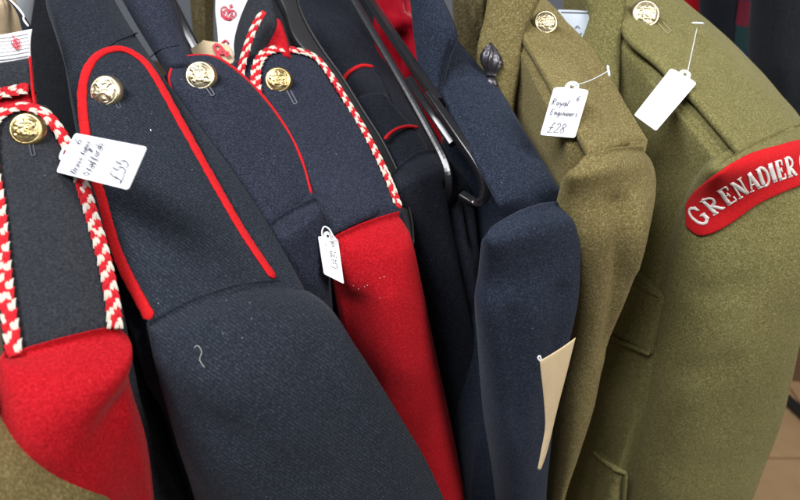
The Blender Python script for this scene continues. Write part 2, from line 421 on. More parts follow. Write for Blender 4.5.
# single-stroke handwriting, unit boxes: width .6, x-height .5, cap 1
PEN = {
 'D': [[(.1, 0), (.12, 1)], [(0, .98), (.35, .9), (.55, .55), (.4, .12), (.05, 0)]],
 'r': [[(.05, .5), (.08, 0)], [(.08, .3), (.2, .46), (.36, .5)]],
 'e': [[(.05, .25), (.38, .3), (.32, .5), (.12, .46), (.05, .2), (.2, .0), (.42, .1)]],
 's': [[(.36, .46), (.15, .5), (.1, .36), (.32, .18), (.24, .0), (.02, .04)]],
 't': [[(.2, .85), (.16, .1), (.3, 0)], [(.02, .55), (.38, .58)]],
 'u': [[(.04, .5), (.06, .1), (.22, 0), (.36, .2), (.38, .5), (.4, 0)]],
 'n': [[(.04, .5), (.06, 0), (.1, .36), (.26, .5), (.36, .3), (.38, 0)]],
 'i': [[(.1, .5), (.12, 0)], [(.11, .7), (.13, .73)]],
 'c': [[(.36, .42), (.2, .5), (.06, .28), (.16, .02), (.38, .08)]],
 'S': [[(.5, .88), (.28, 1), (.08, .8), (.25, .55), (.46, .35), (.32, .03), (.02, .08)]],
 'a': [[(.36, .44), (.18, .5), (.06, .22), (.18, .0), (.34, .2), (.38, .48), (.42, 0)]],
 'f': [[(.4, .95), (.24, .98), (.18, .6), (.16, -.3)], [(.02, .5), (.36, .52)]],
 'o': [[(.2, .5), (.05, .3), (.14, .02), (.34, .1), (.36, .4), (.2, .5)]],
 'd': [[(.36, .44), (.16, .5), (.05, .22), (.18, .0), (.34, .2)], [(.4, 1), (.4, 0)]],
 'R': [[(.1, 0), (.12, 1), (.42, .92), (.42, .65), (.14, .5), (.5, 0)]],
 'y': [[(.04, .5), (.1, .16), (.3, .2)], [(.38, .5), (.28, -.1), (.1, -.4)]],
 'l': [[(.12, 1), (.1, .1), (.2, 0)]],
 'E': [[(.45, .95), (.12, .95), (.08, .05), (.45, .0)], [(.1, .5), (.38, .52)]],
 'g': [[(.36, .44), (.16, .5), (.06, .22), (.2, .05), (.36, .3), (.38, .5), (.34, -.25), (.1, -.38)]],
 '6': [[(.42, .98), (.16, .62), (.06, .25), (.22, 0), (.44, .15), (.36, .42), (.1, .34)]],
 '5': [[(.55, 1), (.16, .97)], [(.16, .97), (.12, .56)], [(.12, .56), (.38, .58), (.46, .26), (.24, 0), (.02, .08)]],
 '2': [[(.06, .8), (.25, 1), (.42, .78), (.2, .3), (.02, .02), (.5, .04)]],
 '8': [[(.3, .5), (.1, .75), (.28, 1), (.44, .76), (.1, .3), (.24, 0), (.46, .2), (.3, .5)]],
 'N': [[(.06, 0), (.1, 1), (.46, .05), (.5, 1)]],
 '~': [[(0, .2), (.2, .5), (.4, .1), (.6, .5), (.8, .2)]],
 '£': [[(.6, .9), (.42, 1), (.3, .75), (.22, .1), (.0, -.02), (.7, -.04)], [(.08, .45), (.5, .5)]],
}
def write(parent, text, x, y, size, fx, wd, mat, name='handwriting', slant=.15, sp=.62):
    """fx maps tag unit coordinates (u right, v down) to (point, normal)"""
    V = []; F = []; cx = x
    for ch in text:
        if ch == ' ': cx += size * .4; continue
        for st in PEN[ch]:
            pts = spline(st, 5 * (len(st) - 1)) if len(st) > 2 else spline(st, 4)
            pl = [fx(cx + (a + b * slant) * size, y - b * size * AS) for a, b in pts]
            for (p, n), (q, _) in zip(pl, pl[1:]):
                t = (q - p)
                if t.length < 1e-7: continue
                t.normalize(); s = t.cross(n).normalized() * wd; k = len(V); e = t * wd * .5
                V += [p - s - e, p + s - e, q + s + e, q - s + e]; F.append((k, k + 1, k + 2, k + 3))
        cx += size * sp * (.62 if ch in 'il' else 1.15 if ch in 'DRNSE£' else .86)
    return mobj(name, V, F, mat, parent, smooth=False)
AS = 1.0
def tag_thing(label, quad, pt, n, bend=.0, hole=True, mat='tag_card', thick=.0005, aspect=1.6):
    """card price tag: body quad TL,TR,BR,BL in pixels on its plane, with a rounded eyelet head above TL-TR."""
    T = thing('price_tag', label, 'price tag', hit(quad[2], pt, n))
    q3 = [hit(q, pt, n) for q in quad]
    def fx(u, v):
        a = q3[0].lerp(q3[1], u); b = q3[3].lerp(q3[2], u)
        return a.lerp(b, v) + n * (bend * 4 * v * (1 - v)) + n * .0001, n
    W = (q3[1] - q3[0]).length; H = (q3[3] - q3[0]).length; ra = W / H
    out = []
    def arc(cx, cy, r, a0, a1, m=6):
        for i in range(m + 1):
            a = R(a0 + (a1 - a0) * i / m); out.append((cx + r * math.cos(a), cy - r * math.sin(a) * ra))
    arc(.90, .10 * ra, .10, 90, 0); arc(.93, 1 - .07 * ra, .07, 0, -90); arc(.07, 1 - .07 * ra, .07, -90, -180); arc(.10, .10 * ra, .10, 180, 90)
    arc(.5, -.06 * ra, .20, 190, -10, 12)
    hl = [(.5 + .065 * math.cos(2 * math.pi * i / 12), (-.06 - .065 * math.sin(2 * math.pi * i / 12)) * ra) for i in range(12)]
    bm = bmesh.new()
    def loop(pl): 
        vs_ = [bm.verts.new(fx(u, v)[0]) for u, v in pl]
        return [bm.edges.new((vs_[i], vs_[(i + 1) % len(vs_)])) for i in range(len(vs_))]
    es = loop(out) + loop(hl)
    r = bmesh.ops.triangle_fill(bm, use_beauty=True, edges=es)
    bmesh.ops.recalc_face_normals(bm, faces=bm.faces)
    for f in bm.faces:
        if f.normal.dot(n) < 0: f.normal_flip()
    g = bmesh.ops.extrude_face_region(bm, geom=list(bm.faces))
    for v in [e for e in g['geom'] if isinstance(e, bmesh.types.BMVert)]: v.co -= n * thick
    bmesh.ops.recalc_face_normals(bm, faces=bm.faces)
    me = bpy.data.meshes.new('card'); bm.to_mesh(me); bm.free(); me.materials.append(M[mat])
    o = bpy.data.objects.new('card', me); col.objects.link(o); o.parent = T; o.matrix_parent_inverse = Matrix.Translation(-T.location)
    return T, fx
plain('tag_card', (.86, .87, .90), .55, bump=.1, bscale=900, var=.02)
plain('paper_white', (.80, .80, .82), .7, bump=.25, bscale=500, var=.03)
plain('paper_tan', (.60, .47, .30), .75, bump=.25, bscale=500, var=.08)
plain('manila', (.62, .48, .29), .7, bump=.2, bscale=500, var=.10)
plain('paper_blue', (.50, .56, .62), .7, bump=.2, bscale=500, var=.04)
plain('ink', (.05, .05, .09), .6)
plain('grey_ink', (.20, .20, .24), .6)
plain('red_ink', (.62, .03, .06), .6, var=.15)
plain('nylon', (.75, .77, .80), .35)
plain('brass', (.60, .45, .20), .36, 1.0, bump=.25, bscale=1200, var=.12)
plain('pale_brass', (.66, .56, .36), .38, 1.0, bump=.2, bscale=1200, var=.10)
plain('bronze', (.09, .085, .095), .36, .8, bump=.3, bscale=900, var=.3)
plain('black_plastic', (.014, .014, .016), .20, spec=.6, bump=.05, bscale=300)
plain('matt_plastic', (.020, .020, .022), .45, spec=.4, bump=.1, bscale=300)
plain('red_satin', (.42, .006, .018), .30, spec=.5, bump=.1, bscale=700, var=.1)
plain('navy_thread', (.06, .065, .09), .8)
plain('grey_thread', (.15, .15, .18), .8)
plain('olive_thread', (.34, .30, .16), .8)
plain('white_thread', (.80, .76, .72), .9, spec=.15, bump=.3, bscale=1800, var=.08)
plain('cardboard', (.20, .11, .055), .8, bump=.2, bscale=120, var=.1)
plain('floor_tile', (.56, .35, .18), .5, bump=.1, bscale=60, var=.12)
plain('floor_grout', (.30, .19, .11), .9)

def plane_surf(pt, n):
    return lambda p, off=0.0: (hit(p, pt, n) + n * off, n)
def mesh_surf(bv, fallback):
    def f(p, off=0.0):
        r = bv.ray_cast(CAM, ray(p).normalized())
        if r[0] is None: return fallback(p, off)
        n = r[1] if r[1].dot(CAM - r[0]) > 0 else -r[1]
        return r[0] + n * off, n
    return f

# ================================================================== THE JACKETS
def base_of(p3): return Vector((p3.x, p3.y, p3.z - .5))
NF = Vector((-.72, -.69, 0)).normalized()          # the way the jacket fronts face
# --- navy tunic with broad red piping, the foremost
pt2 = P((105, 89), .44)
J2 = thing('tunic', 'navy wool tunic with broad red piping round its shoulder strap', 'tunic', base_of(pt2))
b2, f2 = body(J2, 'navy_twill', (66, -46), (214, 304), pt2, .032, .046, k=6, flare=.015, tuck=.010, seed=2, nl=.5, nr=.40, rc=.010, sr=.95)
pv2 = hit((212, 300), pt2, SH_N)
s2 = sleeve(J2, 'navy_twill', [
    ((153, 323), (272, 283), .004, 44, .0, -10), ((150, 329), (298, 289), .018, 40, .004, -12), ((149, 335), (330, 308), .030, 30, .008, -8),
    ((152, 350), (358, 350), .042, 20, .012), ((168, 405), (400, 418), .048, 16, .014), ((192, 480), (440, 490), .050, 14, .014),
    ((225, 600), (480, 600), .05, 14, .014), ((255, 720), (520, 720), .05, 14, .014)], pv2, surf=f2, sink=.0025, seed=2, folds=[([(165, 350), (195, 372), (225, 380)], -.003, 12), ([(300, 330), (330, 380), (350, 430)], -.003, 16), ([(190, 420), (235, 440), (290, 445)], .003, 22)])
st2 = strap(J2, 'navy_twill', [(116, 53), (98, 60), (87, 78), (84, 105), (90, 150), (103, 200), (122, 262), (155, 328)],
            [(116, 53), (133, 58), (151, 76), (181, 130), (217, 195), (243, 240), (275, 288)], f2, .0035)
p, n = on_surf([(153, 322), (122, 262), (103, 200), (90, 150), (84, 105), (87, 78), (98, 60), (116, 53), (133, 58), (151, 76), (181, 130), (217, 195), (243, 240), (271, 282)], f2, .0036, 150)
ribbon('piping', p, n, .0030, .0010, 'red_piping', st2, seg=10, wave=.15)
button(J2, (108, 98), f2, .0205, 'pale_brass', 1, .005, 1, (-.40, -1.0, .0))
stitch_slot(J2, (115, 101), (120, 112), f2, 'navy_thread', 1.6)
p, n = on_surf([(106, 49), (115, 42), (126, 37), (138, 33)], mesh_surf(bvh(b2), f2), .0003, 20); ribbon('seam', p, n, .0007, .0005, 'navy_twill', J2, seg=6)
# --- left tunic with scarlet sleeve
pt1 = P((29, 129), .39)
J1 = thing('tunic', 'dark tunic with scarlet sleeve, its braided strap beside the fifty-five pound tag', 'tunic', base_of(pt1))
b1, f1 = body(J1, 'grey_felt', (24, 104), (66, 342), pt1, .021, .0205, k=6, flare=-.005, fr=.03, tuck=.0, seed=1, rc=.006, nl=.9, nr=.5, send=.93)
pv1 = hit((66, 340), pt1, SH_N)
s1 = sleeve(J1, 'scarlet_felt', [
    ((17, 355), (113, 329), .004, 44, .0, -2), ((3, 361), (126, 334), .016, 40, .002, -2), ((-2, 375), (131, 348), .026, 30, .006),
    ((-2, 395), (128, 375), .034, 20, .006), ((5, 422), (133, 405), .036, 16, .006), ((40, 457), (146, 450), .036, 14, .0),
    ((90, 498), (154, 500), .03, 14, -.01), ((120, 600), (165, 600), .03, 14, -.02)], pv1, surf=f1, seed=1,
    folds=[([(145, 384), (116, 394)], -.014, 20), ([(40, 390), (80, 440), (105, 500)], .004, 34), ([(130, 430), (140, 480)], -.010, 18)])
br1 = [(19, 360), (13, 320), (7, 270), (2, 215), (-6, 160), (-4, 130), (8, 117), (24, 113), (42, 118), (54, 131), (66, 152), (77, 180), (90, 222), (101, 262), (109, 300), (113, 334)]
st1 = strap(J1, 'grey_felt', [(24, 113), (8, 117), (-4, 130), (-6, 160), (2, 215), (7, 270), (13, 320), (18, 354)],
            [(24, 113), (42, 118), (54, 131), (66, 152), (77, 180), (90, 222), (103, 270), (113, 330)], f1, .003)
braid(st1, br1, f1, .0045, .0032, .022)
button(J1, (29, 138), f1, .0185, 'brass', 3, .006)
stitch_slot(J1, (31, 146), (34, 160), f1, 'navy_thread', 1.8)
pc1 = plane_surf(P((15, 100), .40), Vector((-.25, -.75, .6)).normalized()); c1p, c1n = P((15, 100), .40), Vector((-.25, -.75, .6)).normalized()
panel('collar', 'grey_felt', [(-14, 64), (8, 61), (30, 57)], [(-14, 97), (8, 94), (33, 91)], c1p, c1n, .004, .002, J1, 12, 10)
yk = panel('yoke', 'scarlet_felt', [(-14, 95), (8, 92), (32, 89)], [(-14, 124), (10, 121), (38, 116)], c1p - c1n * .003, c1n, .004, .002, J1, 12, 10)
braid(yk, [(-14, 96), (8, 94), (32, 89)], pc1, .002, .003, .02)
p, n = on_surf([(30, 56), (31, 72), (33, 92), (36, 112)], pc1, .0, 20); ribbon('piping', p, n, .0008, .001, 'red_piping', J1, seg=6)
# --- olive sleeve in the corner
pt0 = P((-60, 380), .27)
J0 = thing('jacket', 'olive wool sleeve hanging in front of a scarlet sleeve', 'jacket', base_of(pt0))
s0 = sleeve(J0, 'khaki_felt', [
    ((-150, 395), (-60, 397), .004, 40, 0), ((-165, 412), (-34, 424), .02, 30, .0), ((-165, 435), (4, 438), .034, 20, .0),
    ((-160, 470), (54, 468), .04, 16, .0), ((-150, 520), (112, 520), .045, 14, .0), ((-130, 640), (150, 640), .045, 14, .0)], pt0, seed=9)
b0, f0 = body(J0, 'khaki_felt', (-260, 150), (-190, 400), pt0, .04, .03, k=4, flare=0, seed=9)
# --- navy tunic, thin red edge
pt3 = P((201, 74), .505)
J3 = thing('tunic', 'navy tunic with thin red edged strap between broad piped tunic and braided tunic', 'tunic', base_of(pt3))
b3, f3 = body(J3, 'navy_felt', (204, 60), (286, 226), pt3, .028, .027, k=5, flare=-.005, rc=.006, seed=3, nl=.9, nr=.6)
pv3 = hit((287, 220), pt3, SH_N)
s3 = sleeve(J3, 'navy_felt', [
    ((246, 247), (312, 200), .004, 44, .0, -7), ((242, 258), (318, 208), .012, 40, .002, -6), ((240, 272), (324, 226), .02, 30, .0),
    ((245, 300), (329, 262), .026, 20, .0), ((255, 330), (332, 310), .03, 16, -.004), ((280, 420), (342, 420), .03, 14, -.01), ((310, 600), (370, 600), .03, 14, -.02)], pv3, surf=f3, sink=.002, seed=3)
st3 = strap(J3, 'navy_felt', [(195, 58), (180, 62), (171, 74), (172, 92), (190, 130), (215, 175), (252, 240)],
            [(195, 58), (215, 60), (236, 73), (262, 99), (285, 131), (300, 162), (311, 198)], f3, .003)
p, n = on_surf([(252, 240), (215, 175), (190, 130), (172, 92), (171, 74), (180, 62), (195, 58), (215, 60), (236, 73), (262, 99), (285, 131), (300, 162), (310, 197)], f3, .0022, 120)
ribbon('piping', p, n, .0011, .0012, 'red_piping', st3, seg=8, wave=.12)
button(J3, (201, 82), f3, .0220, 'pale_brass', 7, .005)
stitch_slot(J3, (207, 90), (213, 99), f3, 'grey_thread', 1.6)
c3p = P((160, 20), .53)
cl3 = panel('collar', 'navy_felt', [(112, -14), (124, 5), (140, 32), (156, 58), (170, 80)], [(164, -14), (169, 5), (176, 30), (184, 48), (192, 66)], c3p, Vector((-.35, -.6, .72)).normalized(), .012, .010, J3, 24, 14)
p, n = on_surf([(150, 58), (158, 51), (168, 47), (180, 45)], mesh_surf(bvh(cl3), plane_surf(c3p, SH_N)), .0002, 16); ribbon('seam', p, n, .0007, .0005, 'navy_felt', J3, seg=6)
# --- second scarlet sleeved tunic
pt4 = P((279, 79), .535)
J4 = thing('tunic', 'navy tunic with scarlet sleeve and braided strap beside a matt black hanger', 'tunic', base_of(pt4))
b4, f4 = body(J4, 'navy_felt', (274, 48), (358, 229), pt4, .030, .033, k=5, flare=-.005, rc=.006, seed=4, nr=.7, send=.92)
pv4 = hit((360, 225), pt4, SH_N)
s4 = sleeve(J4, 'scarlet_felt', [
    ((318, 247), (396, 213), .004, 44, .0, -4), ((320, 256), (402, 222), .012, 40, .003, -4), ((326, 268), (408, 236), .022, 30, .004),
    ((334, 300), (418, 275), .028, 20, .004), ((346, 345), (433, 345), .032, 16, .002), ((366, 420), (450, 422), .034, 14, .0),
    ((385, 500), (465, 500), .034, 14, .0), ((410, 640), (490, 640), .034, 14, .0)], pv4, surf=f4, seed=4,
    folds=[([(346, 290), (350, 330), (358, 360)], -.008, 12), ([(378, 280), (392, 340)], .004, 16)])
R4 = [(266, 58), (284, 54), (308, 59), (322, 72), (340, 100), (362, 137), (384, 182), (393, 207)]
st4 = strap(J4, 'navy_felt', [(266, 58), (259, 70), (258, 90), (263, 115), (280, 155), (300, 200), (319, 241)], R4, f4, .003)
braid(st4, [(262, 118), (257, 95), (257, 72), (266, 57), (284, 54), (308, 59), (322, 72), (340, 100), (362, 137), (384, 182), (395, 212)], f4, .0045, .0036, .025)
button(J4, (278, 86), f4, .0205, 'brass', 12, .005)
stitch_slot(J4, (287, 92), (295, 107), f4, 'grey_thread', 1.6)
c4p = P((258, 60), .555); c4n = Vector((-.45, -.6, .65)).normalized(); pc4 = plane_surf(c4p, c4n)
panel('collar', 'grey_felt', [(254, -14), (239, 18), (233, 45), (238, 72), (252, 108)], [(266, -14), (274, 22), (264, 45), (257, 70), (258, 108)], c4p, c4n, .005, .004, J4, 24, 12)
yk = panel('yoke', 'scarlet_felt', [(274, 18), (267, 36), (261, 58)], [(278, 18), (285, 38), (289, 57)], c4p - c4n * .005, c4n, .004, .002, J4, 14, 10)
braid(yk, [(275, 21), (266, 36), (258, 58), (253, 80), (252, 116)], pc4, .014, .0036, .025)
# --- two very dark tunics
pt5a = P((352, 84), .63)
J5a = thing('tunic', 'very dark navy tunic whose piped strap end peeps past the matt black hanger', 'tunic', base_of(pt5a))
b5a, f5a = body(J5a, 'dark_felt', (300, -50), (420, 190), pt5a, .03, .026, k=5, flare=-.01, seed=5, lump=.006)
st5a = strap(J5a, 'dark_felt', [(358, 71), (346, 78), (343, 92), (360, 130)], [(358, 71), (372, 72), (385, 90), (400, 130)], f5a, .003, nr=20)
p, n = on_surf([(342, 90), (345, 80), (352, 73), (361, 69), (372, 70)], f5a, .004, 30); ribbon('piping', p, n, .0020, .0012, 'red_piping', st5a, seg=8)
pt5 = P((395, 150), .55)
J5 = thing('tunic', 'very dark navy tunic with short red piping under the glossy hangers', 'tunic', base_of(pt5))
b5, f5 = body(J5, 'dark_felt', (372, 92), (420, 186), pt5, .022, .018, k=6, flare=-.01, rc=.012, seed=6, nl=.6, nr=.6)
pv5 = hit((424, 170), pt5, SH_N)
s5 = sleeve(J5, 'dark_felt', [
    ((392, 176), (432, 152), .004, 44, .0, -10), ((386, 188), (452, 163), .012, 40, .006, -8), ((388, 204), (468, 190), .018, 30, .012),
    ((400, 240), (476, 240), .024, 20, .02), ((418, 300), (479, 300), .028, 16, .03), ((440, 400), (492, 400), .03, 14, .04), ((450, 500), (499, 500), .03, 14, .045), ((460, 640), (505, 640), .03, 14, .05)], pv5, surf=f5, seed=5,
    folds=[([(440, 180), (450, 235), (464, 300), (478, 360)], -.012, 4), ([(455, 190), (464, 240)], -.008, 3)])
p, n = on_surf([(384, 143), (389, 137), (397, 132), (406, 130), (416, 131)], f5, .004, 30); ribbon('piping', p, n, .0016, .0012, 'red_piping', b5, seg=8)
# --- plain navy
pt6 = P((480, 120), .49)
J6 = thing('jacket', 'plain navy wool jacket between the glossy black hangers and a khaki jacket', 'jacket', base_of(pt6))
b6, f6 = body(J6, 'blue_felt', (428, 18), (532, 208), pt6, .008, .025, k=6, flare=.0, fr=-.01, rc=.008, ucl=(.030, .040), send=.93, seed=7, nl=.4, nr=.6)
pv6 = hit((535, 212), pt6, SH_N)
s6 = sleeve(J6, 'blue_felt', [
    ((490, 228), (562, 201), .004, 44, .0, -7), ((484, 246), (572, 214), .013, 34, .0, -7), ((480, 276), (577, 240), .016, 22, .0),
    ((477, 305), (574, 292), .022, 20, .002), ((480, 350), (562, 345), .026, 16, .0), ((486, 420), (548, 405), .032, 14, -.006), ((497, 500), (540, 500), .03, 14, -.01), ((505, 640), (540, 640), .03, 14, -.02)], pv6, surf=f6, rope=.0014, seed=7, folds=[([(548, 280), (536, 350), (525, 430)], -.004, 9), ([(500, 300), (503, 400)], -.003, 8)])
q6 = f6((432, 60))[0]; c6n = (NF + Vector((0, -.3, .5))).normalized(); c6p = q6 + c6n * .006
panel('collar', 'blue_felt', [(408, -14), (413, 35), (420, 75), (436, 118)], [(434, -14), (454, 32), (448, 55), (442, 80), (442, 120)], c6p, c6n, .006, .004, J6, 24, 14)
for dx in (0, 5):
    p, n = on_surf([(452 - dx, 38), (446 - dx, 58), (441 - dx, 82), (440 - dx, 112)], plane_surf(c6p, c6n), .0022, 30); ribbon('seam', p, n, .0006, .0006, 'dark_felt', J6, seg=6)
# --- khaki jacket
pt8 = P((546, 22), .545)
J8 = thing('jacket', 'khaki wool jacket with a dark grenade badge on its collar', 'jacket', base_of(pt8))
b8, f8 = body(J8, 'khaki_felt', (520, -14), (612, 152), pt8, .022, .030, k=4, flare=-.005, rc=.004, seed=8, nr=.55, fr=-.05, send=.93)
pv8 = hit((612, 152), pt8, SH_N)
s8 = sleeve(J8, 'khaki_felt', [
    ((586, 156), (638, 147), .004, 44, .0, -3), ((570, 174), (648, 158), .010, 40, .001, -6), ((562, 196), (652, 180), .015, 30, .002, -3),
    ((560, 232), (642, 212), .026, 22, .004), ((566, 290), (624, 268), .026, 18, .0), ((562, 340), (602, 328), .026, 16, -.004), ((552, 400), (586, 400), .026, 14, -.006), ((545, 500), (556, 500), .02, 14, -.01), ((540, 640), (555, 640), .02, 14, -.01)], pv8, surf=f8, sink=.001, rope=.003, seed=8,
    folds=[([(600, 195), (598, 260), (590, 330)], -.006, 7), ([(622, 190), (616, 250)], .004, 9)])
st8 = strap(J8, 'khaki_felt', [(538, 2), (522, 34), (534, 60), (552, 92), (588, 157)], [(542, 0), (557, 14), (576, 38), (601, 68), (621, 102), (636, 142)], f8, .003)
button(J8, (542, 29), f8, .0192, 'pale_brass', 21, .005)
c8p = P((520, 50), .522); c8n = Vector((-.35, -.85, .4)).normalized()
cl8 = panel('collar', 'khaki_felt', [(489, -14), (484, 18), (476, 55), (480, 100), (498, 142)], [(541, -6), (524, 32), (521, 60), (513, 108), (513, 144)], c8p, c8n, .005, .004, J8, 28, 16)
# --- olive jacket with the title
pt9 = P((645, 14), .58)
J9 = thing('jacket', 'olive wool jacket with red cloth shoulder title on its sleeve', 'jacket', base_of(pt9))
b9, f9 = body(J9, 'olive_felt', (603, -44), (768, 138), pt9, .040, .034, k=2.5, flare=.03, rc=.008, seed=10, nl=.8, fr=-.02)
pv9 = hit((770, 140), pt9, SH_N)
s9 = sleeve(J9, 'olive_felt', [
    ((736, 155), (806, 122), .004, 44, .0, -3), ((712, 172), (830, 126), .016, 34, .003, -8), ((690, 205), (846, 152), .030, 14, .002, -6),
    ((674, 250), (830, 205), .040, 6, .006, -2), ((661, 300), (806, 262), .046, 4, .008), ((650, 352), (794, 312), .048, 4, .010), ((638, 420), (774, 400), .048, 4, .010), ((624, 500), (740, 500), .046, 4, .010), ((600, 640), (710, 640), .04, 14, 0)], pv9, surf=f9, sink=.002, seed=10,
    folds=[([(664, 268), (690, 270), (716, 258)], -.0028, 7), ([(652, 352), (680, 340), (705, 325)], -.003, 7), ([(648, 372), (672, 366)], .002, 8), ([(640, 430), (665, 440), (690, 436)], -.0018, 7)])
st9 = strap(J9, 'olive_felt', [(625, -20), (622, 32), (660, 70), (700, 110), (740, 158)], [(640, -30), (682, 2), (722, 35), (760, 73), (806, 127)], f9, .003)
button(J9, (642, 20), f9, .0238, 'pale_brass', 33, .005)
stitch_slot(J9, (656, 24), (667, 36), f9, 'olive_thread', 2.2)
c9p = P((620, 40), .562)
cl9 = panel('collar', 'olive_felt', [(595, -14), (589, 18), (579, 50), (582, 90), (592, 240)], [(628, -14), (622, 28), (618, 110), (612, 240)], c9p, c8n, .005, .004, J9, 28, 14)

for nm, cc in (('nap_navy', (.16, .17, .21)), ('nap_red', (.75, .10, .10)), ('nap_olive', (.42, .38, .22))): plain(nm, cc, .9, spec=.1)
# ================================================================== BADGES, TITLE, POCKETS
bv9 = bvh(s9, b9); ms9 = mesh_surf(bvh(s9), f9)
# red cloth title with white embroidered letters
def title():
    top = [(687, 207), (693, 195), (705, 182), (725, 167.5), (750, 155), (775, 147.5), (800, 141), (822, 138), (838, 139)]
    bot = [(687, 224), (693, 231), (702, 235.5), (717, 231), (735, 220), (755, 205), (775, 195), (800, 185.5), (822, 181), (838, 179)]
    Ls = even([Vector((*p, 0)) for p in spline(top, 90)], 300); Rs = even([Vector((*p, 0)) for p in spline(bot, 90)], 300)
    front = []; nn = []
    for v in ulist(44):
        a = Ls[int(v * 299)]; b = Rs[int(v * 299)]; row = []; rn = []
        for u in ulist(10):
            q = a.lerp(b, u); x, n = ms9((q.x, q.y), .0026 + .0012 * 0); row.append(x); rn.append(n)
        front.append(row); nn.append(rn)
    patch = grid_solid('shoulder_title', front, nn, .0022, 'red_piping', J9)
    patch['label'] = 'curved red cloth title with white lettering'
    # letters, each a raised satin stitch shape
    cl = even([Vector((*p, 0)) for p in spline([(690, 227), (700, 215), (712, 204), (725, 194), (737, 186.5), (749, 180), (761, 175), (770, 171.7), (779, 169), (789, 166.2), (800, 163.6), (815, 161), (835, 159)], 120)], 500)
    K, T_, S_ = .21, .10, .09
    bowl = lambda x0, x1, y0, y1: [(x0, y1), ((x0 + x1) / 2, y1), (x1, y1 * .75 + y0 * .25), (x1, y1 * .25 + y0 * .75), ((x0 + x1) / 2, y0), (x0, y0)]
    LET = {
     'G': [([(.84, .72), (.72, .93), (.45, 1.0), (.2, .82), (.12, .5), (.2, .18), (.45, 0), (.7, .06), (.82, .22)], K * .8), ([(.82, .05), (.82, .42)], K), ([(.58, .42), (1.0, .42)], S_), ([(.86, .68), (.86, .98)], S_)],
     'R': [([(.24, 0), (.24, 1)], K), (bowl(.24, .78, .5, 1.0), T_ * 1.5), ([(.42, .5), (.88, .02)], K * .9), ([(.02, 0), (.46, 0)], S_), ([(.02, 1), (.4, 1)], S_), ([(.78, 0), (1.04, 0)], S_)],
     'E': [([(.24, 0), (.24, 1)], K), ([(.05, 1), (.84, 1)], T_), ([(.05, 0), (.86, 0)], T_), ([(.24, .52), (.64, .52)], T_), ([(.84, 1), (.84, .76)], S_), ([(.88, 0), (.88, .26)], S_), ([(.64, .40), (.64, .64)], S_)],
     'N': [([(.18, 0), (.18, 1)], T_), ([(.16, 1), (.84, 0)], K), ([(.84, 0), (.84, 1)], T_), ([(.0, 0), (.36, 0)], S_), ([(.66, 1), (1.02, 1)], S_), ([(.0, 1), (.2, 1)], S_)],
     'A': [([(.14, 0), (.5, 1)], T_), ([(.5, 1), (.84, 0)], K), ([(.28, .34), (.72, .34)], T_), ([(0, 0), (.3, 0)], S_), ([(.66, 0), (1.04, 0)], S_)],
     'D': [([(.24, 0), (.24, 1)], K), (bowl(.24, .86, 0, 1.0), T_ * 1.6), ([(.02, 0), (.3, 0)], S_), ([(.02, 1), (.3, 1)], S_)],
     'I': [([(.5, 0), (.5, 1)], K * 1.3), ([(.15, 0), (.85, 0)], S_), ([(.15, 1), (.85, 1)], S_)],
     'U': [([(.2, 1), (.2, .3), (.5, 0), (.8, .3), (.8, 1)], K * .8), ([(0, 1), (.4, 1)], S_), ([(.6, 1), (1, 1)], S_)],
    }
    pos = [('G', 706, 219 - 10, 13.5, 19), ('R', 0, 0, 13, 18), ('E', 0, 0, 11.5, 18), ('N', 0, 0, 12, 18), ('A', 0, 0, 11.5, 18), ('D', 0, 0, 10.5, 18), ('I', 0, 0, 5.5, 18), ('E', 0, 0, 8, 18), ('R', 0, 0, 8.5, 18), ('G', 0, 0, 9, 18), ('U', 0, 0, 8, 18)]
    xs = [700, 713, 726, 738, 750, 761, 769.5, 777.5, 787, 800.5, 812]
    for (ch, _, _, wd, ht), x in zip(pos, xs):
        i = min(range(500), key=lambda k: abs(cl[k].x - x)); o = cl[i]; t = (cl[min(i + 8, 499)] - cl[max(i - 8, 0)]).normalized(); up = Vector((t.y, -t.x, 0))
        if up.y > 0: up = -up
        Vv = []; Ff = []
        for st, w_ in LET[ch]:
            pl = spline(st, max(4, 5 * (len(st) - 1)))
            pts = []; nr_ = []
            for a, b in pl:
                q = o + t * ((a - .5) * wd) + up * ((b - .5) * ht); x3, n3 = ms9((q.x, q.y), .0028); pts.append(x3); nr_.append(n3)
            hw = w_ * .5 * 12 / FPX * .50 * 1.6
            ob = ribbon('tmp', pts, nr_, hw, .0004, None, None, seg=8, taper=False)
            k = len(Vv); Vv += [v.co.copy() for v in ob.data.vertices]; Ff += [tuple(i_ + k for i_ in p_.vertices) for p_ in ob.data.polygons]
            bpy.data.objects.remove(ob)
        mobj('letter', Vv, Ff, 'white_thread', patch)
    return patch
title()
# pocket edges and button on the olive jacket's front
msb9 = mesh_surf(bvh(b9), f9)
for pl in ([(620, 250), (628, 268), (642, 282), (666, 296)], [(600, 322), (608, 331), (626, 341), (654, 353)], [(598, 450), (606, 458), (622, 470)], [(622, 470), (620, 500), (618, 540)]):
    p, n = on_surf(pl, msb9, .0052, 40); ribbon('pocket_edge', p, n, .0021, .0020, 'olive_felt', J9, seg=8)
strap(J9, 'olive_felt', [(620, 250), (611, 288), (600, 324)], [(668, 297), (661, 325), (654, 354)], msb9, .0055, 'pocket_flap', 16, 12)
strap(J9, 'olive_felt', [(600, 451), (594, 500), (588, 560)], [(623, 470), (619, 510), (614, 560)], msb9, .003, 'lower_pocket', 12, 8)
button(J9, (611, 313), msb9, .016, 'pale_brass', 40, .009)
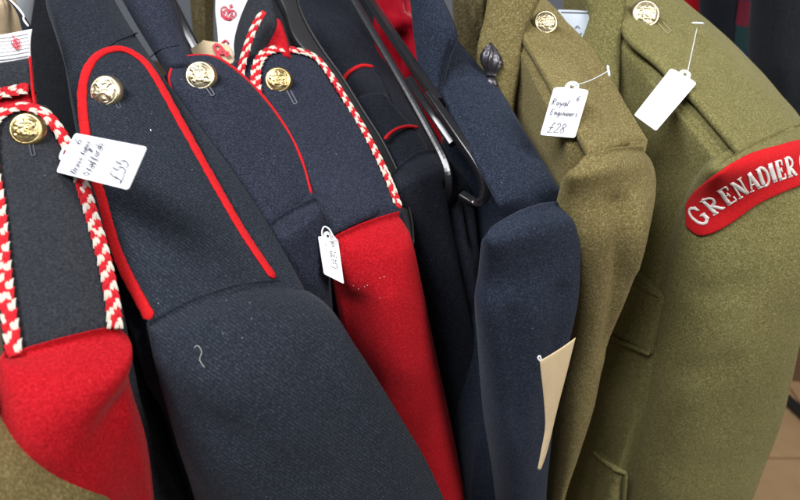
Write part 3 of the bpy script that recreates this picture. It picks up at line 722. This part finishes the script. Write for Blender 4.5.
# bronze grenade badge: flame of twisted tongues above a ball
sc8 = plane_surf(c8p, c8n)
g0, gn = sc8((494, 85), .008)
gx = Vector((0, 0, 1)).cross(gn).normalized(); gz = (UP - gn * UP.dot(gn)).normalized()
def badge():
    V = []; F = []
    def lathe(cx, cy, cz, prof, tw=0.0, lobes=0, amp=0.0):
        k0 = len(V); ns = 56
        for (r, y) in prof:
            for j in range(ns):
                a = 2 * math.pi * j / ns
                rr = r * (1 + amp * math.sin(lobes * a + tw * y * 1000))
                V.append(g0 + gx * (cx + rr * math.cos(a)) + gz * (cy + y) + gn * (cz + rr * .8 * math.sin(a)))
        for i in range(len(prof) - 1):
            for j in range(ns): F.append((k0 + i * ns + j, k0 + i * ns + (j + 1) % ns, k0 + (i + 1) * ns + (j + 1) % ns, k0 + (i + 1) * ns + j))
        F.append(tuple(k0 + j for j in range(ns - 1, -1, -1))); F.append(tuple(k0 + (len(prof) - 1) * ns + j for j in range(ns)))
    R0 = .0050
    lathe(0, 0, 0, [(R0 * math.sin(math.pi * i / 12) + .0001, -R0 * math.cos(math.pi * i / 12)) for i in range(13)])
    lathe(.0, .0050, 0, [(.0028, 0), (.0036, .001), (.0028, .0022), (.0042, .004), (.0066, .008), (.0072, .012), (.0064, .016), (.0044, .020), (.0020, .023), (.0004, .025)], tw=.30, lobes=7, amp=.30)
    lathe(.0008, -.0130, 0, [(.0012, 0), (.0022, .0008), (.0022, .003), (.0012, .0042)])
    return mobj('collar_badge', V, F, 'bronze', cl8)
badge()

# ================================================================== HANGERS
LAMP = Vector((-.9, -.2, 3.1)); LAMP2 = Vector((1.5, -.5, 3.1))
def rod(name, pts, mat, parent, w_=.0032, h_=.0038, sq=.42, lamp=LAMP):
    q = [P((a, b), d) for a, b, d in spline(pts, 40)]
    up = [((CAM - v).normalized() + (lamp - v).normalized()).normalized() for v in q]
    o = ribbon(name, q, up, w_, h_, mat, parent, seg=20, sq=sq, taper=False)
    o.data.polygons.foreach_set('use_smooth', [False] * len(o.data.polygons)); return o
def hanger(label, pts, mat='black_plastic', cat='hanger', w_=.0032, h_=.0038, group=None, tip=True, lamp=LAMP):
    H = thing('coat_hanger', label, cat, P(pts[-1][:2], pts[-1][2]), group)
    rod('arm', pts, mat, H, w_, h_, lamp=lamp)
    if tip:
        c = P(pts[-1][:2], pts[-1][2]); V = []; F = []
        rings = [[c + Vector((math.sin(math.pi * i / 8) * .0062 * math.cos(2 * math.pi * j / 14), math.sin(math.pi * i / 8) * .0062 * math.sin(2 * math.pi * j / 14), -.008 * math.cos(math.pi * i / 8))) for j in range(14)] for i in range(1, 8)]
        V, F = grid_closed(rings); mobj('tip', V, F, mat, H)
    return H
h1 = hanger('glossy black plastic hanger arm lying over the narrow red shoulder piping', [(340, -24, .63), (356, 4, .615), (398, 75, .575), (430, 132, .545), (446, 164, .53), (450, 186, .53), (449, 206, .55)], tip=False)
h2 = hanger('glossy black plastic hanger arm crossing the red satin', [(356, -24, .60), (372, 4, .58), (406, 55, .53), (430, 90, .503), (438, 102, .497)], tip=False, lamp=LAMP2)
h3 = hanger('short glossy black hanger bar between two longer glossy arms', [(410, 80, .545), (421, 97, .53), (436, 119, .515), (453, 144, .505)], tip=False)
h4 = hanger('glossy black plastic hanger arm ending against the plain navy jacket', [(428, 94, .50), (440, 111, .494), (458, 137, .487), (475, 162, .482), (484, 182, .48), (484, 197, .482), (476, 203, .487), (462, 196, .495)], lamp=LAMP2, tip=False)
h5 = hanger('black hanger bar beside the tan paper cover and olive cloth', [(158, -24, .64), (172, 2, .625), (184, 26, .61), (197, 50, .60), (206, 68, .595)], tip=False, w_=.0042, h_=.004)
# wide matt hanger beside the second braided strap
HW = thing('coat_hanger', 'wide matt black plastic hanger running beside a red and white braided strap', 'hanger', P((410, 244), .50))
hwp = P((350, 120), .55); hwn = Vector((.25, -.45, .8)).normalized()
hl = [(270, -20), (284, 8), (292, 34), (306, 52), (330, 76), (352, 112), (374, 152), (392, 195), (404, 230), (410, 246)]
hr = [(294, -20), (299, 6), (308, 27), (322, 50), (342, 78), (362, 110), (384, 145), (402, 184), (411, 220), (413, 246)]
panel('arm', 'matt_plastic', hl, hr, hwp, hwn, .010, .001, HW, 50, 10, lump=.0003)
p, n = on_surf(hr, plane_surf(hwp, hwn), .0008, 90); ribbon('rim', p, n, .0011, .0014, 'matt_plastic', HW, seg=8)

# ================================================================== PAPER COVERS ON HANGERS
def strokes(parent, name, pls, sf, wd, mat, off=.0012):
    V = []; F = []
    for pl in pls:
        p, n = on_surf(pl, sf, off, max(8, 6 * len(pl)))
        ob = ribbon('tmp', p, n, wd, .0002, None, None, seg=6, taper=False); k = len(V)
        V += [v.co.copy() for v in ob.data.vertices]; F += [tuple(i + k for i in q.vertices) for q in ob.data.polygons]; bpy.data.objects.remove(ob)
    return mobj(name, V, F, mat, parent)
def crown(parent, cx, cy, s, rot, sf, squash=1.0, off=.0012, lw=.0006):
    c_, s_ = math.cos(R(rot)), math.sin(R(rot))
    T = lambda pl: [(cx + s * (x * squash * c_ + y * s_), cy + s * (x * squash * s_ - y * c_)) for x, y in pl]
    shp = [[(-.55, -.5), (0, -.62), (.55, -.5)], [(-.55, -.36), (0, -.48), (.55, -.36)], [(-.55, -.4), (-.8, .1), (-.55, .42), (-.15, .3), (0, -.05)], [(.55, -.4), (.8, .1), (.55, .42), (.15, .3), (0, -.05)],
           [(-.3, -.35), (-.42, .05), (-.2, .3)], [(.3, -.35), (.42, .05), (.2, .3)], [(0, -.45), (0, .45)], [(0, .5), (0, .95)], [(-.2, .72), (.2, .72)], [(-.62, -.1), (-.3, -.05)], [(.62, -.1), (.3, -.05)]]
    strokes(parent, 'red_crown_print', [T(q) for q in shp], sf, lw * s / 10, 'red_ink', off)
PW = thing('hanger_cover', 'white paper hanger cover printed with a red crown beside the grey collar', 'hanger cover', P((228, 50), .54))
pwp = P((230, 20), .60); pwn = Vector((-.3, -.7, .6)).normalized(); pw = plane_surf(pwp, pwn)
panel('paper', 'paper_white', [(216, -14), (215, 10), (217, 30), (219, 56)], [(268, -14), (252, 8), (240, 26), (236, 56)], pwp, pwn, .0012, .0, PW, 20, 12, lump=.0006)
crown(PW, 228.5, 13.5, 10.5, 24, pw, .92)
strokes(PW, 'red_lettering', [[(222, 44), (226, 41), (229, 44)]], pw, .0009, 'red_ink')
PT = thing('hanger_cover', 'tan paper hanger cover with red print above the thin edged strap', 'hanger cover', P((215, 66), .51))
ptp = P((212, 55), .57); ptn = Vector((-.2, -.6, .75)).normalized(); ptf = plane_surf(ptp, ptn)
panel('paper', 'paper_tan', [(203, 42), (192, 48), (184, 58), (188, 78)], [(207, 42), (222, 43), (232, 50), (236, 78)], ptp, ptn, .0012, .003, PT, 20, 14, lump=.0005)
strokes(PT, 'red_lettering', [[(216, 48), (218, 55), (222, 62)], [(217, 47), (222, 49), (226, 54), (229, 60)], [(220, 54), (225, 57)], [(224, 50), (221, 57), (223, 62)], [(228, 55), (230, 56), (231, 59)]], ptf, .0011, 'red_ink', .0042)
P1 = thing('hanger_cover', 'white ribbed paper hanger cover with a red crown print above the dark collar', 'hanger cover', P((10, 60), .42))
p1p = P((15, 45), .415); p1n = Vector((-.2, -.75, .6)).normalized(); p1f = plane_surf(p1p, p1n)
panel('paper', 'paper_white', [(-14, 36), (8, 33), (31, 28.5)], [(-14, 66), (8, 63), (30, 58)], p1p, p1n, .0012, .001, P1, 14, 12, lump=.0006)
for i in range(7):
    y = 38 + i * 3.6; strokes(P1, 'rib', [[(-12, y + 1.5), (8, y), (30, y - 4)]], p1f, .0004, 'paper_white', .0012)
crown(P1, 18.5, 45, 10, -22, p1f, .5, .0022, .0003)
p, n = on_surf([(2, -8), (12, 1), (20, 9), (26, 17), (26, 21), (31, 28)], plane_surf(p1p - p1n * .01, p1n), .002, 30); ribbon('paper_edge', p, n, .0007, .0006, 'paper_white', P1, seg=6)
panel('cover_side', 'charcoal_felt', [(-2, -8), (9, 2), (17, 14), (22, 31)], [(3, -8), (13, 2), (24, 17), (31, 29)], p1p - p1n * .010, p1n, .002, 0, P1, 14, 8)

# ================================================================== CLOTHS AND GARMENTS BETWEEN AND BEHIND
def cloth(label, mat, rows, depth, cat='garment', name='garment', folds=(), seed=0, lump=.004, facing=10, pyc=None):
    py = pyc if pyc is not None else rows[len(rows) // 2][0][1]
    (l0, r0, t0), (l1, r1, _) = rows[0], rows[1]; up = lambda p, q: (p[0] + (p[0] - q[0]) * 1.5, p[1] - 110)
    rows = [(up(l0, l1), up(r0, r1), t0)] + rows
    pv = P(((rows[0][0][0] + rows[0][1][0]) / 2, py), depth)
    o = sleeve(None, mat, [(a, b, c, facing, 0) for a, b, c in rows], pv, folds, 40, 20, seed, name, lump)
    tag(o, label, cat); return o
cloth('tan folded cloth inside the white paper hanger cover', 'paper_tan', [((-30, -30), (8, -20), .006), ((-30, 0), (16, 4), .012), ((-30, 20), (23, 22), .012), ((-30, 50), (24, 50), .012)], .445, seed=3)
cloth('pale grey garment behind the ribbed white paper cover', 'paper_blue', [((-60, -60), (44, -60), .01), ((-60, 0), (34, 0), .02), ((-60, 40), (28, 40), .02)], .62, seed=4)
cloth('added black sheet standing for the dark of the gap beside the ribbed paper cover', 'charcoal_felt', [((-10, -80), (80, -80), .02), ((0, 0), (80, 0), .02), ((0, 150), (90, 150), .02)], .75, seed=24)  # no garment of its own: black sheet added as the shade deep in the gap
cloth('brown olive cloth hanging behind the tan paper cover', 'brown_lining', [((188, -60), (216, -60), .008), ((190, 0), (214, 0), .012), ((194, 40), (214, 40), .012), ((200, 100), (220, 100), .012)], .72, seed=5, folds=[([(204, -20), (208, 60)], .006, 3)])
cloth('red satin lining showing between the glossy black hanger arms', 'red_satin', [((366, -60), (418, -60), .012), ((374, -5), (420, -5), .016), ((374, 40), (424, 40), .018), ((384, 80), (430, 80), .016), ((400, 125), (440, 125), .012), ((420, 200), (450, 200), .01)], .70, seed=6,
      folds=[([(395, -10), (398, 8), (412, 16)], .010, 4), ([(392, 18), (405, 16), (408, 60)], .010, 6), ([(412, 20), (414, 60)], .010, 3), ([(400, 30), (400, 60)], -.008, 5)], lump=.006)
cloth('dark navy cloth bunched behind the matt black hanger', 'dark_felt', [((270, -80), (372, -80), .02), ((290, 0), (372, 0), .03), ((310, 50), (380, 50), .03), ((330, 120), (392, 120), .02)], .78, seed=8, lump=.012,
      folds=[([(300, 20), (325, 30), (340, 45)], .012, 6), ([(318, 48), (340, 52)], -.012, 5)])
cloth('brown cloth lining between the plain navy collar and the khaki collar', 'brown_lining', [((448, -60), (500, -60), .008), ((452, 0), (494, 0), .012), ((456, 40), (490, 40), .012), ((464, 90), (500, 90), .012), ((480, 150), (520, 150), .01)], .60, seed=9,
      folds=[([(466, -10), (470, 20), (476, 30)], .006, 2.5), ([(478, -10), (477, 30)], .005, 2.5)])
cloth('red garment at the back beyond the olive shoulder', 'scarlet_felt', [((672, -90), (706, -90), .03), ((676, 0), (702, 0), .03), ((684, 60), (706, 60), .03)], 1.25, seed=10)
cloth('dark navy garment at the back beyond the olive shoulder', 'dark_felt', [((700, -90), (742, -90), .03), ((702, 0), (736, 0), .04), ((708, 80), (738, 80), .04)], 1.2, seed=11)
cloth('black garment at the back next to the tartan', 'charcoal_felt', [((722, -90), (752, -90), .02), ((724, 0), (744, 0), .03), ((728, 80), (744, 80), .03)], 1.30, seed=12)
cloth('charcoal jacket at the back right of the tartan cloth', 'charcoal_felt', [((752, -120), (860, -120), .03), ((757, 0), (860, 0), .06), ((755, 60), (870, 60), .07), ((764, 130), (880, 130), .07), ((780, 330), (880, 330), .07)], 1.05, seed=13, folds=[([(800, 0), (782, 60), (776, 120)], -.012, 6)])

# tartan: bands of colour woven across and along
m, nt, b, N, L = newmat('tartan')
tc = N.new('ShaderNodeTexCoord'); sx = N.new('ShaderNodeSeparateXYZ'); L.new(tc.outputs['Object'], sx.inputs[0])
zz = math_node(nt, 'FRACT', math_node(nt, 'MULTIPLY', math_node(nt, 'ADD', sx.outputs['Z'], .055), 5.6)); xx = math_node(nt, 'FRACT', math_node(nt, 'MULTIPLY', sx.outputs['X'], 9.0))
cz = ramp(nt, zz, [(0, (.01, .05, .045)), (.22, (.01, .05, .045)), (.24, (.22, .008, .02)), (.46, (.22, .008, .02)), (.48, (.01, .02, .09)), (.62, (.012, .02, .10)), (.64, (.45, .36, .14)), (.66, (.012, .02, .10)), (.72, (.4, .36, .2)), (.74, (.015, .02, .13))])
cx = ramp(nt, xx, [(0, (.01, .015, .05)), (.5, (.03, .02, .03)), (.55, (.2, .01, .02))])
for r_ in [n_ for n_ in N if n_.bl_idname == 'ShaderNodeValToRGB']: r_.color_ramp.interpolation = 'CONSTANT'
L.new(mix(nt, .25, cz, cx), b.inputs['Base Color']); b.inputs['Roughness'].default_value = .9
cloth('dark tartan cloth in blue, red and green behind the olive shoulder', 'tartan', [((734, -90), (768, -90), .02), ((736, 0), (764, 0), .03), ((732, 50), (764, 50), .03), ((740, 110), (770, 110), .03)], 1.22, seed=14)

# slip of printed paper inside the khaki collar
SL = thing('paper_slip', 'pale blue printed paper slip between the khaki strap and olive collar', 'paper', P((570, 48), .545))
slp = P((572, 28), .60); sln = Vector((-.1, -.8, .6)).normalized(); slf = plane_surf(slp, sln)
panel('paper', 'paper_blue', [(558, 9.5), (575, 10), (592, 11)], [(552, 54), (566, 58), (582, 62)], slp, sln, .0006, .0, SL, 10, 10, lump=.0004)
for y, x0, x1 in ((12.5, 561, 589), (27, 562, 571), (27.5, 575, 582), (34, 568, 575), (34.5, 579, 582)):
    strokes(SL, 'printed_line', [[(x0 + i * 2.2, y + (-1.2 if i % 2 else 1.0)) for i in range(max(2, int((x1 - x0) / 2.2)))] if y > 20 else [(x0, y), (x1, y + .6)]], slf, .00045, 'grey_ink', .0008)

# ================================================================== PRICE TAGS
def barb(T, hole, end, bar, d0, d1):
    a = P(hole, d0); e = P(end, d1)
    ribbon('nylon_thread', [a.lerp(e, i / 12) + Vector((0, 0, -.0015 * math.sin(math.pi * i / 12))) for i in range(13)], Vector((0, -.6, .8)), .0004, .0004, 'nylon', T, seg=6, taper=False)
    if bar:
        p_, q_ = P(bar[0], d1 - .001), P(bar[1], d1 - .001); ribbon('nylon_bar', [p_.lerp(q_, i / 8) for i in range(9)], Vector((0, -.6, .8)), .0010, .0010, 'nylon', T, seg=8)
tn = Vector((-.5, -.53, .68)).normalized()
T1, x1 = tag_thing('white price tag reading £55 on navy cloth with red piping', [(56, 172), (75, 133), (147, 147), (128, 190)], P((65, 152), .376), tn, .0015)
AS = 0.56
write(T1, '6', .74, .17, .22, x1, .00022, 'ink')
write(T1, 'Dress tunic', .05, .30, .145, x1, .00026, 'ink')
write(T1, 'N', .64, .375, .085, x1, .00026, 'ink')
write(T1, 'Staffords', .07, .49, .165, x1, .00026, 'ink')
write(T1, '£55', .10, .89, .28, x1, .00026, 'ink')
AS = 0.70
T2, x2 = tag_thing('white price tag reading Royal Engineers and £28 on the khaki jacket', [(554, 87), (589, 90), (575, 138), (540, 135)], P((565, 110), .468), Vector((-.1, -.7, .7)).normalized(), .001)
write(T2, '6', .72, .26, .17, x2, .00020, 'ink')
write(T2, 'Royal', .06, .38, .19, x2, .00022, 'ink')
write(T2, 'Engineers', .10, .58, .165, x2, .00022, 'ink')
write(T2, '£28', .16, .93, .27, x2, .00022, 'ink')
barb(T2, (572, 86), (608, 71), ((607.5, 65), (609.5, 77)), .466, .50)
T4, x4 = tag_thing('blank white price tag hanging from the olive strap by a nylon barb', [(671, 68), (697, 83), (656, 131), (634, 115)], P((665, 98), .515), Vector((.1, -.65, .75)).normalized(), .0006)
barb(T4, (688, 70), (697, 28), ((691.5, 23), (704, 23.5)), .513, .565)
T3, x3 = tag_thing('white tag seen edge-on between the navy sleeve and scarlet sleeve', [(318, 236), (338, 239), (344, 284), (324, 274)], P((332, 258), .447), Vector((.45, -.75, .45)).normalized(), .0)
write(T3, '6', .62, .20, .25, x3, .00025, 'ink'); write(T3, 'sn', .45, .45, .36, x3, .00025, 'ink'); write(T3, '25', .45, .72, .3, x3, .00025, 'ink')
ribbon('string_loop', [P(q, .445) for q in spline([(326, 246), (322, 234), (324, 227), (329, 229), (333, 236), (336, 240), (330, 241)], 30)], Vector((0, -.7, .7)), .0006, .0006, 'nylon', T3, seg=6)
MT = thing('swing_tag', 'curled manila card tag between the plain navy sleeve and khaki sleeve', 'tag', P((540, 468), .56))
mp = P((552, 395), .445); mn = Vector((.35, -.9, .1)).normalized()
panel('card', 'manila', [(540, 361), (541.5, 376), (544.5, 403), (545.5, 428), (541, 452), (537.5, 469)], [(576, 338), (570, 360), (560, 399), (551, 437), (546, 455), (540.5, 470)], mp, mn, .0005, .0006, MT, 30, 10, lump=.0008)
ribbon('string_loop', [P(q, .44) for q in spline([(541, 362), (538, 358), (540, 356), (543, 360), (556, 352)], 20)], Vector((0, -.7, .7)), .0006, .0006, 'nylon', MT, seg=6)

# ================================================================== LOOSE THREADS
for pl, sf, wd in (([(194, 348), (198, 346), (202, 352), (200, 360), (205, 368)], s2, .0001), ([(228, 158), (229, 160)], b3, .0003), ([(150, 134), (151, 136)], b2, .0003)):
    p, n = on_surf(pl, mesh_surf(bvh(sf), plane_surf(pv2, SH_N)), .004 if sf is b2 else .0008, 20); ribbon('stray_thread', p, n, wd, wd, 'white_thread', sf, seg=5)
ms4 = mesh_surf(bvh(s4), plane_surf(pv4, SH_N)); rr = random.Random(5)
for x, y in [(353, 285), (358, 288), (364, 286), (368, 285), (379, 278), (383, 277), (380, 298)]:
    dx, dy = rr.uniform(-1.5, 1.5), rr.uniform(-1.2, 1.2); p, n = on_surf([(x, y), (x + dx * .5 + .5, y + dy * .5), (x + dx, y + dy)], ms4, .0006, 6); ribbon('stitch_end', p, n, .00013, .00013, 'white_thread', s4, seg=5)

# ================================================================== NAP of the wool
for ob, mt, nn_, ln in ((s2, 'nap_navy', 9000, .0020), (b2, 'nap_navy', 5000, .0016), (b1, 'nap_navy', 2500, .0016), (s1, 'nap_red', 4000, .0018), (s0, 'nap_olive', 2500, .002), (b3, 'nap_navy', 3500, .0016), (s3, 'nap_navy', 2000, .0016),
                        (b4, 'nap_navy', 2500, .0016), (s4, 'nap_red', 4500, .0018), (s5, 'nap_navy', 2500, .0016), (b6, 'nap_navy', 4000, .0018), (s6, 'nap_navy', 4500, .0018), (b8, 'nap_olive', 3500, .0016), (s8, 'nap_olive', 3000, .0016), (b9, 'nap_olive', 4500, .0016), (s9, 'nap_olive', 9000, .0018)):
    fuzz(ob, ob, mt, nn_, ln * 1.25, seed=nn_ + len(ob.name))

# ================================================================== FLOOR AND WHAT STANDS ON IT
fl = mobj('floor', [(-3, -2, -.006), (5, -2, -.006), (5, 6, -.006), (-3, 6, -.006)], [(0, 1, 2, 3)], 'floor_grout'); fl['kind'] = 'structure'
tw = .62
tme = None
for i in range(4):
    for j in range(4):
        if tme is None:
            bm = bmesh.new(); bmesh.ops.create_cube(bm, size=1); bmesh.ops.scale(bm, vec=(tw - .008, tw - .008, .010), verts=bm.verts); bmesh.ops.bevel(bm, geom=list(bm.edges), offset=.002, segments=1)
            tme = bpy.data.meshes.new('tile'); bm.to_mesh(tme); bm.free(); tme.materials.append(M['floor_tile'])
        o = bpy.data.objects.new('tile', tme); col.objects.link(o); o.location = (.45 + i * tw, .62 + j * tw, -.001); o.parent = fl
def box(name, label, cat, c, sx_, sy_, sz_, rz, mat):
    bm = bmesh.new(); bmesh.ops.create_cube(bm, size=1); bmesh.ops.scale(bm, vec=(sx_, sy_, sz_), verts=bm.verts); bmesh.ops.bevel(bm, geom=list(bm.edges), offset=.006, segments=2)
    me = bpy.data.meshes.new(name); bm.to_mesh(me); bm.free(); me.materials.append(M[mat]); return me
def floor_at(p): 
    d = ray(p); return CAM + d * (-CAM.z / d.z)
q = floor_at((800, 396))
CB = thing('cardboard_box', 'brown cardboard box standing on the floor behind the olive sleeve', 'box', Vector((q.x + .16, q.y + .22, 0)))
o = bpy.data.objects.new('carton', box('carton', '', '', None, .5, .36, .42, 0, 'cardboard')); col.objects.link(o); o.parent = CB; o.location = (0, 0, .216); o.rotation_euler = (0, 0, R(-14))
o = bpy.data.objects.new('flap', box('flap', '', '', None, .49, .17, .006, 0, 'cardboard')); col.objects.link(o); o.parent = CB; o.location = (-.02, -.085, .433); o.rotation_euler = (R(3), 0, R(-14))
fa, fb = floor_at((772, 392)), floor_at((830, 446))
FT = thing('rack_foot', 'black metal rack foot lying on the tiled floor', 'rack', fa)
ribbon('foot_bar', [fa.lerp(fb, i / 10) + Vector((0, 0, .022)) for i in range(11)], Vector((0, 0, 1)), .016, .016, 'matt_plastic', FT, seg=16, sq=.6, taper=False)
ribbon('foot_cap', [fa.lerp(fb, -.02 + i / 40) + Vector((0, 0, .023)) for i in range(7)], Vector((0, 0, 1)), .021, .021, 'black_plastic', FT, seg=16, sq=.6, taper=False)
